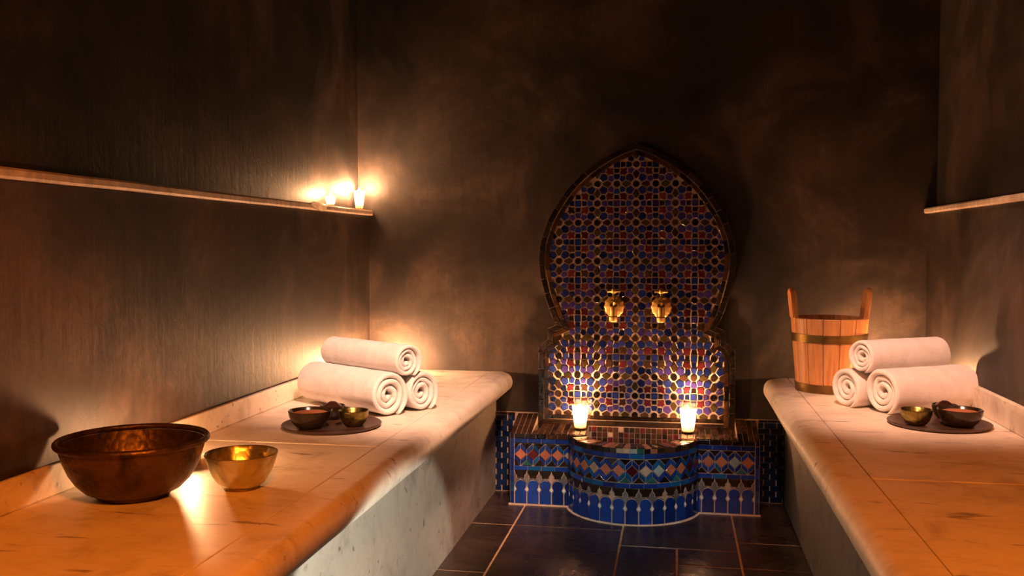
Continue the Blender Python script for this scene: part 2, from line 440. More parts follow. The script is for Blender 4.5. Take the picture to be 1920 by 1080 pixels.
def bench(name, label, xw, xg, xo, xp, cuts, ncuts, round_far=0.0):
    t = thing(name, label, 'bench', ((xw + xo) / 2, 1.5, 0))
    inv = (-(xw + xo) / 2, -1.5, 0)
    lo, hi = min(xw, xg), max(xw, xg); j = 0.0012
    parts = []
    for y0, y1 in zip(cuts, cuts[1:]):
        parts.append(box('slab', (lo + j, hi - j, y0 + j, y1 - j, B - 0.05, B + random.uniform(-.0003, .0003)), M['marble'], t, 0.0022))
    for y0, y1 in zip(ncuts, ncuts[1:]):
        rf = round_far if y1 == ncuts[-1] else 0
        parts.append(nosing('bullnose_edge', xg + (j if xo > xg else -j), xo, y0 + j, y1 - j, B, 0.062, M['marble'], t, rf))
    lo, hi = min(xw, xp), max(xw, xp)
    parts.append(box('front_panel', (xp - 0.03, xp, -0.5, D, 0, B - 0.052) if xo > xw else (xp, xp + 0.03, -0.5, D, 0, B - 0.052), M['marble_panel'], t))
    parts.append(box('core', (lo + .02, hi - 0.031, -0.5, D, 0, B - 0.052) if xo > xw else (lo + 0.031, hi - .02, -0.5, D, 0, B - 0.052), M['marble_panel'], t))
    for p in parts: p.location = inv
    return t
bench('marble_bench', 'cream marble bench along the left wall carrying the two metal bowls', XL, -0.622, -0.540, -0.603,
      [-0.5, 0.55, 1.88, D], [-0.5, 0.62, 1.90, D], 0.03)
bench('marble_bench', 'cream marble bench along the right wall carrying the wooden bucket', XR, 0.352, 0.272, 0.345,
      [-0.5, 0.50, 1.775, D], [-0.5, 0.70, 1.775, D], 0.06)

# ------------------------------------------------------------------ tiled fountain
X0 = -0.134; DCY = 2.975; DR = 0.205; DRI = 0.150; FY = 2.94; BL, BR = -0.526, 0.255; ZT = 0.233
fount = thing('tiled_fountain', 'blue and black mosaic wall fountain with pointed arch panel and round basin', 'fountain', (0, 0, 0))
# masonry: two side blocks with a slightly raised back, the drum wall and the basin floor
bm = bmesh.new()
def wedge(x0, x1, zb):
    ps = [(FY, 0), (D - .002, 0), (D - .002, zb), (FY, ZT - 0.004)]
    A = [bm.verts.new((x0, y, z)) for y, z in ps]; C = [bm.verts.new((x1, y, z)) for y, z in ps]
    bm.faces.new(A); bm.faces.new(list(reversed(C)))
    for k in range(4): bm.faces.new((A[k], C[k], C[(k + 1) % 4], A[(k + 1) % 4]))
wedge(BL, -0.456, 0.268); wedge(-0.456, X0 - DRI, 0.238); wedge(X0 + DRI, 0.188, 0.238); wedge(0.188, BR, 0.268)
NS = 48; ring = []
for i in range(NS + 1):
    a = -PI / 2 * 0.97 + PI * 0.97 * i / NS
    c, s = math.sin(a), -math.cos(a)
    ring.append([bm.verts.new(p) for p in ((X0 + DR * c, DCY + DR * s, 0), (X0 + DR * c, DCY + DR * s, ZT - 0.004),
                                           (X0 + DRI * c, DCY + DRI * s, ZT - 0.004), (X0 + DRI * c, DCY + DRI * s, 0.10))])
for A, C in zip(ring, ring[1:]):
    for k in range(3): bm.faces.new((A[k], C[k], C[k + 1], A[k + 1]))
add_box(bm, X0 - DRI, X0 + DRI, 2.83, D - .002, 0.08, 0.12)
base = bm_obj('base', bm, M['grout'], fount)
# panel outline (half width h, height z) from apex to foot
half = [(0.0, 1.1675), (0.045, 1.1520), (0.088, 1.1315), (0.137, 1.1010), (0.183, 1.0650), (0.224, 1.0220), (0.259, 0.9720), (0.287, 0.9240),
        (0.306, 0.8740), (0.316, 0.8330), (0.3195, 0.7930), (0.316, 0.7440), (0.306, 0.6980), (0.294, 0.6500), (0.2795, 0.6080),
        (0.262, 0.5700), (0.290, 0.5570), (0.290, 0.5210), (0.3025, 0.5120), (0.3135, 0.4960), (0.3205, 0.4740), (0.3215, 0.2360)]
CORN = {0, 15, 16, 17, 21}
def catmull(pts, corners, step):
    out = []
    for i in range(len(pts) - 1):
        p1, p2 = Vector(pts[i]), Vector(pts[i + 1])
        p0 = Vector(pts[i - 1]) if i > 0 and i not in corners else p1 * 2 - p2
        p3 = Vector(pts[i + 2]) if i + 2 < len(pts) and (i + 1) not in corners else p2 * 2 - p1
        n = max(1, int(round((p2 - p1).length / step)))
        for k in range(n):
            t = k / n
            q = 0.5 * ((2 * p1) + (p2 - p0) * t + (2 * p0 - 5 * p1 + 4 * p2 - p3) * t * t + (3 * p1 - p0 - 3 * p2 + p3) * t ** 3)
            out.append(((q.x, q.y), k == 0 and i in corners))
    out.append((tuple(pts[-1]), True)); return out
hp = catmull(half, CORN, 0.0085)
right = [((X0 + p[0], p[1]), c) for p, c in hp]                     # apex -> right foot
left = [((X0 - p[0], p[1]), c) for p, c in hp]
loop = [q for q in left] + [q for q in reversed(right)][:-1]        # apex -> left foot -> right foot -> up: counter-clockwise
OUT = [q[0] for q in loop]; COR = [q[1] for q in loop]
if poly_area(OUT) < 0: OUT.reverse(); COR.reverse()
def offs(d): return inset(OUT, d)
YP = 3.083
def panel_map(u, v, d): return (u, YP - d, v)
pv = [(x, YP + 0.015, z) for x, z in OUT] + [(x, YP, z) for x, z in OUT]; n = len(OUT)
pf = [tuple(range(n, 2 * n))] + [(i, (i + 1) % n, n + (i + 1) % n, n + i) for i in range(n)]
panel = mesh_obj('arch_panel', pv, pf, M['grout'], fount)
def ring_tiles(name, da, db, length, d1, mats, parent):
    A, C = offs(da), offs(db); m = len(A); i = 0
    start = next(k for k in range(m) if COR[k]); i = start; done = 0
    while done < m:
        L = 0; idx = [i % m]
        while True:
            a, b = Vector(A[i % m]), Vector(A[(i + 1) % m]); L += (b - a).length; i += 1; done += 1; idx.append(i % m)
            if L > length or COR[i % m] or done >= m: break
        P = [A[q] for q in idx] + [C[q] for q in reversed(idx)]
        if L < 0.003: continue
        # grout gap at both ends
        e0 = (Vector(A[idx[1]]) - Vector(A[idx[0]])).normalized() * 0.0008; e1 = (Vector(A[idx[-2]]) - Vector(A[idx[-1]])).normalized() * 0.0008
        k = len(idx); P = [Vector(p) for p in P]
        P[0] += e0; P[2 * k - 1] += e0; P[k - 1] += e1; P[k] += e1
        tile(name, [tuple(p) for p in P], panel_map, 0, d1, random.choice(mats), parent)
ring_tiles('border_tile', 0.0008, 0.0178, 0.047, 0.0055, [M['black']], panel)
ring_tiles('inner_border_tile', 0.0212, 0.0345, 0.040, 0.0050, [M['black'], M['brown']], panel)

# zellige field: power diagram of the repeating star cell
S = 0.0633
sites = []
def addsite(kind, x, y, w): sites.append((kind, x, y, w))
addsite('octagon', 1, 1, .19); addsite('octagon', 1, 0, .19); addsite('octagon', 0, 1, .19)
addsite('hexagon', 1, .5, .155); addsite('hexagon', 1, -.5, .155); addsite('hexagon', .5, 1, .155); addsite('hexagon', -.5, 1, .155)
addsite('centre', 0, 0, .19)
for c, s in ((1, 0), (-1, 0), (0, 1), (0, -1)):
    addsite('arm', .315 * c, .315 * s, .13); addsite('bud', .62 * c, .62 * s, .14)
for a in (1, -1):
    for b in (1, -1):
        addsite('star', .36 * a, .36 * b, .20); addsite('lozenge', .67 * a, .67 * b, .19)
        addsite('round', .30 * a, .71 * b, .13); addsite('round', .71 * a, .30 * b, .13)
allsites = [(x + 2 * i, y + 2 * j, w) for i in (-1, 0, 1) for j in (-1, 0, 1) for _, x, y, w in sites]
def cell(x, y, w):
    P = [(x - .6, y - .6), (x + .6, y - .6), (x + .6, y + .6), (x - .6, y + .6)]
    for X, Y, W in allsites:
        dx, dy = X - x, Y - y; dd = dx * dx + dy * dy
        if dd < 1e-9 or dd > 1.0: continue
        # keep |p-a|^2 - w^2 < |p-b|^2 - W^2
        k = (X * X + Y * Y - W * W - x * x - y * y + w * w) / 2
        Q = []
        for i in range(len(P)):
            a, b = P[i], P[(i + 1) % len(P)]
            fa = dx * a[0] + dy * a[1] - k; fb = dx * b[0] + dy * b[1] - k
            if fa <= 0: Q.append(a)
            if fa * fb < 0:
                t = fa / (fa - fb); Q.append((a[0] + (b[0] - a[0]) * t, a[1] + (b[1] - a[1]) * t))
        P = Q
        if len(P) < 3: return []
    R = []
    for p in P:
        if not R or (abs(p[0] - R[-1][0]) + abs(p[1] - R[-1][1])) > 0.012: R.append(p)
    return R
cells = []
for kind, x, y, w in sites:
    P = cell(x, y, w)
    if len(P) < 3: continue
    if kind == 'octagon': P = [(x + .172 * math.cos(PI / 8 + PI / 4 * q), y + .172 * math.sin(PI / 8 + PI / 4 * q)) for q in range(8)]
    elif kind == 'star':
        Q = []
        for i in range(len(P)):
            a, b = P[i], P[(i + 1) % len(P)]; mx, my = (a[0] + b[0]) / 2, (a[1] + b[1]) / 2
            Q.append(a)
            if math.hypot(a[0] - b[0], a[1] - b[1]) > 0.1: Q.append((mx + (x - mx) * .22, my + (y - my) * .22))
        P = inset(Q, 0.024)
    else: P = inset(P, 0.029)
    if abs(poly_area(P)) > 0.002: cells.append((kind, x, y, P))
def inside(p, poly):
    r = False; j = len(poly) - 1
    for i in range(len(poly)):
        if (poly[i][1] > p[1]) != (poly[j][1] > p[1]) and p[0] < (poly[j][0] - poly[i][0]) * (p[1] - poly[i][1]) / (poly[j][1] - poly[i][1]) + poly[i][0]: r = not r
        j = i
    return r
FIELD = offs(0.033); MID = offs(0.020)
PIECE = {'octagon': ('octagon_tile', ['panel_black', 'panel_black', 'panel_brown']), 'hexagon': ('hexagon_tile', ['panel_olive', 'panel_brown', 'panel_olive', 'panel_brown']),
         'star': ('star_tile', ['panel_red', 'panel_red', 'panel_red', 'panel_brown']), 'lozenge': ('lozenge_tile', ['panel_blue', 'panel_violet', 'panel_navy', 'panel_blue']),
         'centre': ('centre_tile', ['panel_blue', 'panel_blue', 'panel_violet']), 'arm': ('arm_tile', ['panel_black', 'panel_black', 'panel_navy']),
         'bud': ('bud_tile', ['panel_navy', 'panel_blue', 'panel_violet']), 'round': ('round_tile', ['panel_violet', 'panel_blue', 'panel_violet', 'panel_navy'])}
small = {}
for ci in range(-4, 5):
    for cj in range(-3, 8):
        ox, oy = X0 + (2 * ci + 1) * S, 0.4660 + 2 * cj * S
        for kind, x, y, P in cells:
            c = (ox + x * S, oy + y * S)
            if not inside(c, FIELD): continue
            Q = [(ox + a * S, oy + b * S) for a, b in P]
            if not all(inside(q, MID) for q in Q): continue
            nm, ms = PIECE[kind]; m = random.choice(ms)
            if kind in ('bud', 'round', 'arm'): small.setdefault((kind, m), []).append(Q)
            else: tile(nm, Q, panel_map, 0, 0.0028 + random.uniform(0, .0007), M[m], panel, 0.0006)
for (kind, m), items in small.items():
    tiles_joined('small_' + kind + '_tiles', items, panel_map, 0, 0.003, M[m], panel)

# basin back: square tiles under the panel
def bb_map(u, v, d): return (u, 3.080 - d, v)
box('basin_back', (X0 - 0.31, X0 + 0.31, 3.080, D - .002, 0.12, 0.2365), M['grout'], fount)
SQ = 0.0178; bb = fount.children[-1]
for r_ in range(5):
    for c in range(-17, 17):
        u0 = X0 + c * SQ; v0 = 0.2345 - (r_ + 1) * SQ
        if abs(u0 + SQ / 2 - X0) > (0.145 if r_ else 0.30): continue
        m = 'tan' if random.random() < .05 else random.choice(['black', 'brown', 'brown', 'red', 'black'])
        tile('square_tile', rect(u0 + .001, u0 + SQ - .001, v0 + .001, v0 + SQ - .001), bb_map, 0, 0.003, M[m], bb)
# top tiles: flat parts either side of the basin, sloped shoulders beyond the panel
def top_map(u, v, d):
    rise = 0.268 - (ZT - 0.004) if (u < -0.456 or u > 0.188) else 0.238 - (ZT - 0.004)
    return (u, v, ZT - 0.004 + rise * (v - FY) / (D - FY) + d)
for a0, a1 in ((BL, -0.456), (0.188, BR)):
    for q in range(4):
        w = (a1 - a0) / 4
        for y0, y1 in ((FY + .001, 2.99), (2.99, 3.045), (3.045, 3.092)):
            tile('top_tile', rect(a0 + q * w + .001, a0 + (q + 1) * w - .001, y0 + .001, y1 - .001), top_map, 0, 0.004, M[random.choice(['brown', 'brown', 'black'])], base)
for a0, a1 in ((-0.456, X0 - DRI), (X0 + DRI, 0.188)):
    nq = 9; w = (a1 - a0) / nq
    for q in range(nq):
        for y0, y1 in ((FY + .001, 3.005), (3.005, 3.074)):
            tile('top_tile', rect(a0 + q * w + .001, a0 + (q + 1) * w - .001, y0 + .001, y1 - .001), top_map, 0, 0.004, M[random.choice(['brown', 'brown', 'black'])], base)
# rim of the basin
def rim_map(u, v, d): a = u; return (X0 + v * math.sin(a), DCY - v * math.cos(a), ZT - 0.004 + d)
nr = 26
for q in range(nr):
    a0 = -1.40 + 2.8 * q / nr; a1 = -1.40 + 2.8 * (q + 1) / nr
    P = [(a0 + .006, DRI + .001), (a1 - .006, DRI + .001), (a1 - .006, DR - .0005), (a0 + .006, DR - .0005)]
    v, f = tile_geo([(p[0], p[1]) for p in P], rim_map, 0, 0.004, 0.0)
    mesh_obj('rim_tile', v, f, M[random.choice(['brown', 'terracotta', 'brown'])], base)

# front mosaic of side blocks and drum
def left_map(u, v, d): return (u, FY - d, v)
def drum_map(u, v, d): a = u / DR; return (X0 + (DR + d) * math.sin(a), DCY - (DR + d) * math.cos(a), v)
TH = 0.0035
def split_rect(u0, u1, v0, v1, mapper, maxw, ms, parent, name='tile'):
    nq = max(1, int(round((u1 - u0) / maxw))); w = (u1 - u0) / nq
    for q in range(nq): tile(name, rect(u0 + q * w + .0006, u0 + (q + 1) * w - .0006, v0, v1), mapper, 0, TH, M[random.choice(ms)], parent, .0006)
def mosaic(u0, u1, p, phase, mapper, parent, diamonds, blacks=None):
    """one mosaic front between u0 and u1; p = pattern period; the first diamond sits at phase"""
    gp = 0.0013
    split_rect(u0, u1, .2165, .2300, mapper, .036, ['black', 'black', 'brown'], parent, 'edge_tile') if blacks is None else blacks()
    split_rect(u0, u1, .2010, .2145, mapper, p * 1.02, ['blue', 'blue', 'navy', 'teal'], parent)
    split_rect(u0, u1, .1120, .1255, mapper, p * 1.02, ['blue', 'blue', 'teal'], parent)
    cz = .1635; Hh = .0355; dh = .0195; bw = Hh - dh
    def clip(P):
        for side, lim in ((1, u0 + .0005), (-1, u1 - .0005)):
            Q = []
            for i in range(len(P)):
                a, b = P[i], P[(i + 1) % len(P)]; fa = side * (a[0] - lim); fb = side * (b[0] - lim)
                if fa >= 0: Q.append(a)
                if fa * fb < 0: t = fa / (fa - fb); Q.append((a[0] + (b[0] - a[0]) * t, a[1] + (b[1] - a[1]) * t))
            P = Q
            if len(P) < 3: return None
        return P if abs(poly_area(P)) > 1.2e-5 else None
    def put(name, P, m):
        if poly_area(P) < 0: P = list(reversed(P))
        P = clip(P)
        if P: tile(name, inset(P, gp * .6), mapper, 0, TH + random.uniform(0, .0005), M[m], parent, .0006)
    nk = int((u1 - u0) / p) + 3; hw = p / 2
    for q in range(-1, nk):
        c = phase + q * p
        put('diamond_tile', [(c, cz - dh + .001), (c + hw - .001, cz), (c, cz + dh - .001), (c - hw + .001, cz)], diamonds[q % len(diamonds)])
        for sy in (1, -1):
            # a long strip passing the apex and a short one butting against it
            put('chevron_tile', [(c - hw, cz), (c, cz + sy * dh), (c, cz + sy * Hh), (c - hw, cz + sy * bw)], random.choice(['blue', 'teal', 'navy', 'blue']))
            put('chevron_tile', [(c + hw, cz), (c, cz + sy * dh), (c, cz + sy * Hh), (c + hw, cz + sy * bw)], random.choice(['blue', 'teal', 'navy', 'blue']))
            put('triangle_tile', [(c - hw, cz + sy * (bw + .001)), (c - .002, cz + sy * Hh), (c - p + .002, cz + sy * Hh)], random.choice(['black', 'black', 'black', 'green', 'red'] if sy < 0 else ['black']))
        # merlon with a round head
        mw = hw - .0012; P = []
        P += [(c - mw, .004), (c + mw, .004), (c + mw, .0400), (c + mw - .0056, .0490), (c + mw - .0035, .0550)]
        for a in range(9): t = -0.10 * PI + 1.20 * PI * a / 8; P.append((c + (mw - .0004) * math.cos(t), .0632 + .0172 * math.sin(t)))
        P += [(c - mw + .0035, .0550), (c - mw + .0056, .0490), (c - mw, .0400)]
        put('merlon_tile', P, random.choice(['blue', 'blue', 'blue', 'navy', 'navy']))
        # between the merlons: white lozenge, grey fleur, black ground
        e = c + hw
        put('lozenge_tile', [(e, .0400), (e + .0060, .0496), (e, .0592), (e - .0060, .0496)], 'white')
        hf = [(.0026, .0690), (.0065, .0765), (.0125, .0818), (.0195, .0838), (.0195, .0862), (.0120, .0856), (.0060, .0875), (.0074, .0930), (.0046, .0980), (.0018, .1004)]
        put('fleur_tile', [(e, .0605)] + [(e + a, b) for a, b in hf] + [(e, .1062)] + [(e - a, b) for a, b in reversed(hf)], random.choice(['grey', 'grey', 'tan', 'grey']))
        gr = [(.0008, .0874), (hw - .0126, .0868), (hw - .0074, .0886), (hw - .0088, .0930), (hw - .0058, .0986), (hw - .0030, .1012), (hw - .0008, .1066), (hw - .0008, .1108)]
        put('ground_tile', [(c + a, b) for a, b in gr] + [(c - a, b) for a, b in reversed(gr)], 'black')
PE = 0.0400
mosaic(BL + .0135, X0 - DR + .002, PE, BL + .0135 + .021, left_map, base, ['terracotta', 'red', 'terracotta', 'terracotta', 'tan'])
mosaic(X0 + DR - .002, BR - .0135, PE, BR - .0135 - .0215 - 5 * PE, left_map, base, ['terracotta', 'tan', 'terracotta', 'terracotta', 'sage', 'terracotta'])
def drum_edge():
    w = 0.0205; nq = 28; u0 = -nq / 2 * w
    spec = {13: 'tan', 12: 'tan', 15: 'green', 14: 'sage', 17: 'terracotta', 16: 'black'}
    for q in range(nq):
        tile('edge_tile', rect(u0 + q * w + .0006, u0 + (q + 1) * w - .0006, .2165, .2300), drum_map, 0, TH, M[spec.get(q, random.choice(['black', 'black', 'brown']))], base, .0006)
AL = 1.392 * DR
mosaic(-AL, AL, PE, -AL + .012, drum_map, base, ['red', 'tan', 'terracotta', 'terracotta', 'tan', 'terracotta', 'terracotta', 'red', 'tan', 'sage', 'terracotta', 'terracotta', 'red', 'red', 'red'], drum_edge)
# upright strips at the outer ends
for u0 in (BL + .001, BR - .0125):
    z = .004
    while z < .214:
        h = min(.036, .2145 - z); tile('tile', rect(u0, u0 + .0115, z + .0007, z + h - .0007), left_map, 0, TH, M[random.choice(['blue', 'navy', 'blue', 'teal'])], base, .0006); z += h
    tile('edge_tile', rect(u0, u0 + .0115, .2165, .2300), left_map, 0, TH, M['black'], base, .0006)
# side faces of the blocks
for sx, xs in ((-1, BL), (1, BR)):
    def side_map(u, v, d, xs=xs, sx=sx): return (xs + sx * d, u, v)
    z = .004
    while z < .225:
        for q in range(4): tile('side_tile', rect(FY + q * .0385 + .001, FY + (q + 1) * .0385 - .001, z + .001, min(z + .036, .229) - .001), side_map, 0, .003, M[random.choice(['black', 'navy', 'brown'])], base)
        z += .036
# pale mortar line at the foot
bm = bmesh.new()
add_box(bm, BL - .004, X0 - DR + .004, FY - .010, FY, -0.001, .0035); add_box(bm, X0 + DR - .004, BR + .004, FY - .010, FY, -0.001, .0035)
pr = []
for i in range(41):
    a = -1.40 + 2.8 * i / 40; c, s = math.sin(a), math.cos(a)
    pr.append([bm.verts.new((X0 + r_ * c, DCY - r_ * s, zz)) for r_, zz in ((DR, .004), (DR + .009, .001), (DR + .009, -.002), (DR, -.002))])
for A, C in zip(pr, pr[1:]):
    for k in range(4): bm.faces.new((A[k], C[k], C[(k + 1) % 4], A[(k + 1) % 4]))
bm_obj('mortar_joint', bm, M['wall_edge'], fount)

# ------------------------------------------------------------------ brass taps on the panel
def tap(x, z, label):
    t = thing('brass_tap', label, 'tap', (x, YP - 0.0068, z), 0, 'brass taps on the mosaic panel')
    # fluted rosette against the tiles
    bm = bmesh.new(); seg = 48; rings = []
    for r, d in ((0.0, .010), (.010, .011), (.018, .009), (.024, .0065), (.0300, .0045), (.0325, .002), (.0325, 0.0)):
        if r == 0: rings.append([bm.verts.new((0, -d, 0))]); continue
        rings.append([bm.verts.new((r * (1 + (.035 * math.cos(12 * 2 * PI * k / seg) if r > .02 else 0)) * math.cos(2 * PI * k / seg), -d,
                                    1.12 * r * (1 + (.035 * math.cos(12 * 2 * PI * k / seg) if r > .02 else 0)) * math.sin(2 * PI * k / seg))) for k in range(seg)])
    for A, C in zip(rings, rings[1:]):
        for k in range(seg):
            j = (k + 1) % seg
            bm.faces.new((A[0], C[k], C[j]) if len(A) == 1 else (A[k], C[k], C[j], A[j]))
    bm.faces.new(rings[-1]); bm_obj('rosette', bm, M['tap_brass'], t, True)
    bm = bmesh.new()
    tube(bm, [(0, -.004, .008), (0, -.022, .008), (0, -.036, .006), (0, -.043, -.002), (0, -.045, -.014), (0, -.045, -.030)], [.0105, .0105, .0120, .0130, .0122, .0118], 20)
    tube(bm, [(0, -.045, -.028), (0, -.045, -.031), (0, -.045, -.043), (0, -.045, -.046)], [.0122, .0148, .0148, .0125], 20)
    bm_obj('spout', bm, M['tap_brass'], t, True, 40)
    bm = bmesh.new(); tube(bm, [(0, -.030, .010), (0, -.030, .022), (0, -.030, .026), (0, -.030, .050)], [.0085, .0085, .0042, .0042], 16)
    bm_obj('stem', bm, M['old_brass'], t, True, 40)
    bm = bmesh.new()
    tube(bm, [(-.0215, -.030, .052), (-.0205, -.030, .052), (-.013, -.030, .052), (-.006, -.030, .052), (.006, -.030, .052), (.013, -.030, .052), (.0205, -.030, .052), (.0215, -.030, .052)],
         [.0030, .0046, .0036, .0055, .0055, .0036, .0046, .0030], 14)
    tube(bm, [(0, -.030, .045), (0, -.030, .047), (0, -.030, .056), (0, -.030, .060), (0, -.030, .0625)], [.0065, .0080, .0080, .0060, .0025], 16)
    bm_obj('crossbar_handle', bm, M['tap_brass'], t, True, 40)
    return t
t1 = tap(-0.203, 0.634, 'left of the two brass taps with crossbar handle and round rosette on mosaic panel')
copy_thing(t1, (-0.050, YP - 0.0068, 0.634), 0.0, 'right of the two brass taps with crossbar handle and round rosette on mosaic panel')

# ------------------------------------------------------------------ candles
def flame_prof(r, h): return [(0, 0), (r * .55, h * .06), (r * .9, h * .18), (r, h * .32), (r * .82, h * .52), (r * .5, h * .74), (r * .2, h * .92), (0, h)]
def votive(name, label, loc, r0, r1, h, group, fl=(0.0055, 0.024), fz=None, cat='candle', strength=None):
    t = thing(name, label, cat, loc, 0, group)
    th = .0016
    lathe('glass', [(0, .0035), (r0 * .9, .0035), (r0, .006), (r0 + (r1 - r0) * .5, h * .5), (r1, h - .001), (r1 - th * .5, h), (r1 - th, h - .001), (r0 + (r1 - r0) * .5 - th, h * .5), (r0 - th, .008), (0, .0075)], M['glass'], t, 32)
    lathe('base', [(0, 0), (r0 * .95, 0), (r0 * 1.02, .002), (r0 * .93, .0034), (0, .0034)], M['glass_base'], t, 32)
    wz = h * .36
    lathe('wax', [(0, .009), (r0 - th * 1.6, .009), (r0 + (r1 - r0) * .36 - th * 1.7, wz), (r0 * .6, wz - .001), (0, wz - .0015)], M['wax'], t, 28)
    bm = bmesh.new(); tube(bm, [(0, 0, wz - .003), (.0005, 0, wz + .006)], .0009, 8); bm_obj('wick', bm, M['wick'], t)
    f = lathe('flame', flame_prof(*fl), M['flame'] if strength is None else emit('candle_flame_soft', (1.0, 0.485, 0.215), strength), t, 16, (0, 0, wz + .005 if fz is None else fz))
    return t
votive('votive_candle', 'lit votive candle in a white glass cup at the left end of the basin rim', (-0.308, 3.018, 0.2390), .0195, .0258, .076, 'lit votives on the fountain', (0.0065, 0.036), 0.033, strength=FLAME * 4)
votive('votive_candle', 'lit votive candle in a white glass cup at the right end of the basin rim', (0.038, 3.018, 0.2390), .0195, .0258, .076, 'lit votives on the fountain', (0.0065, 0.036), 0.033, strength=FLAME * 4)
votive('votive_candle', 'small lit votive candle on the wall ledge in the back left corner', (-1.063, 3.035, 0.957), .0130, .0175, .062, None, (0.007, 0.034), 0.040, strength=FLAME * 4.3)
votive('votive_candle', 'small tealight glass burning on the wall ledge nearer the wax drip', (-1.062, 2.765, 0.957), .0120, .0150, .030, None, (0.005, 0.024), 0.018, strength=FLAME * 2.0)
def tealight(label, loc, strength=FLAME, flh=(0.006, 0.026), up=0.0):
    t = thing('tealight', label, 'candle', loc)
    lathe('cup', [(0, 0), (.0185, 0), (.0195, .001), (.0195, .0145 + up), (.0202, .015 + up), (.0190, .015 + up), (.0188, .003 + up), (0, .003 + up)], M['metal_cup'], t, 28)
    lathe('wax', [(0, .004 + up), (.0182, .004 + up), (.0182, .0125 + up), (.008, .012 + up), (0, .0115 + up)], M['drip'], t, 28)
    bm = bmesh.new(); tube(bm, [(0, 0, .011 + up), (.0004, 0, .019 + up)], .0009, 8); bm_obj('wick', bm, M['wick'], t)
    lathe('flame', flame_prof(*flh), emit('tealight_flame', (1.0, 0.485, 0.215), strength), t, 16, (0, 0, .017 + up))
    return t
tealight('tealight burning low on the left bench behind the big bronze bowl', (-0.925, 1.655, B + .0005), FLAME * 0.9, up=.026)
tealight('tealight burning on the left bench behind the rolled towels', (-0.965, 2.960, B + .0005), FLAME * 5)
tealight('tealight burning on the right bench behind the rolled towels', (0.655, 2.86, B + .0005), FLAME * 2.2)
# wax that ran over the lip of the ledge
bm = bmesh.new()
bmesh.ops.create_icosphere(bm, subdivisions=4, radius=1.0)
for v in bm.verts:
    c = v.co; n_ = 1 + .22 * noise.noise(c * 2.2)
    zz = c.z * n_; yy = c.y * n_
    drop = 0.015 * max(0, c.x) * (1 if zz < 0 else 0.2)
    v.co = (c.x * .022 * n_, yy * (.060 if c.y > 0 else .028), zz * .0100 - drop)
wx = tag(bm_obj('wax_drip', bm, M['wax'], None, True), 'pale melted wax lump hanging over the lip of the left wall ledge', 'wax')
wx.location = (-1.034, 2.575, 0.9510)

# ------------------------------------------------------------------ rolled towels
def towel(label, near, ang, L, R, seed, squash=1.0, group=None, turns=3.15, floor_cut=True):
    """rolled terry towel: a spiral sheet swept along its axis, ends rounded"""
    t_ = R / 4.15; pitch = t_ * 1.10; NA, NT = 30, 34
    nphi = int(turns * NT)
    # axial stations, dense at both ends
    xs = []
    e = t_ * .62
    for q in range(7): xs.append(e * (1 - math.cos(PI / 2 * q / 6)))
    for q in range(1, 15): xs.append(e + (L - 2 * e) * q / 15)
    for q in range(7): xs.append(L - e * (1 - math.sin(PI / 2 * q / 6)))
    V, F = [], []
    ns = len(xs)
    for i, x in enumerate(xs):
        dend = min(x, L - x); hh = t_ / 2 * (math.sqrt(max(0.0, 1 - (1 - min(1, dend / e)) ** 2)) * .96 + .04)
        for k in range(nphi + 1):
            a = 2 * PI * k / NT; lay = a / (2 * PI)
            r = R + pitch * .35 - t_ / 2 - pitch * lay
            wob = 1 + (.022 if lay < 1 else .05) * noise.noise(Vector((math.cos(a) * 1.3 + seed, math.sin(a) * 1.3, lay * .9))) + (.10 * noise.noise(Vector((seed * 3, math.cos(a) * 1.5, math.sin(a) * 1.5 + lay))) if lay > 1.2 else 0)
            fl = min(1.0, min(k, nphi - k) / 5.0); h2 = hh * (.25 + .75 * math.sqrt(fl))
            th0 = a * -1 - 0.65 * PI                       # outer flap tucked low at the back
            xo = x
            if x < L * .25: xo = x + (0.0035 * lay + .006 * noise.noise(Vector((a * .45 + seed, lay, 2)))) * (1 - x / (L * .25))
            elif x > L * .75: xo = x - (0.004 * lay + .006 * noise.noise(Vector((a * .45 + seed, lay, 7)))) * ((x - L * .75) / (L * .25))
            for sgn in (1, -1):
                rr = r * wob + sgn * h2
                rr = max(rr, .0006)
                lump = 1 + (.022 * noise.noise(Vector((x * 14 + seed * 5, math.cos(th0) * 2, math.sin(th0) * 2))) if sgn > 0 and lay < 1 else 0)
                y = rr * lump * math.cos(th0); z = rr * lump * math.sin(th0) * squash
                V.append([xo, y, z])
    W = 2 * (nphi + 1)
    for i in range(ns - 1):
        for k in range(nphi):
            a = i * W + 2 * k; b = (i + 1) * W + 2 * k
            F.append((a, a + 2, b + 2, b)); F.append((a + 1, b + 1, b + 3, a + 3))
        a = i * W; b = (i + 1) * W
        F.append((a, b, b + 1, a + 1)); a += 2 * nphi; b += 2 * nphi; F.append((a, a + 1, b + 1, b))
    for k in range(nphi):
        a = 2 * k; F.append((a, a + 1, a + 3, a + 2)); a = (ns - 1) * W + 2 * k; F.append((a, a + 2, a + 3, a + 1))
    zmin = -(R + pitch * .35) * .97 * squash
    for v in V:
        if v[2] < zmin: v[2] = zmin + (v[2] - zmin) * .1
    low = min(v[2] for v in V)
    o = mesh_obj('rolled_towel', V, F, M['terry'], None, True)
    tag(o, label, 'towel', group)
    o.location = (near[0], near[1], near[2]); o.rotation_euler = (0, 0, ang)
    return o, low
from mathutils.bvhtree import BVHTree
def bvh(o):
    bpy.context.view_layer.update(); mw = o.matrix_world
    return BVHTree.FromPolygons([mw @ v.co for v in o.data.vertices], [tuple(p.vertices) for p in o.data.polygons])
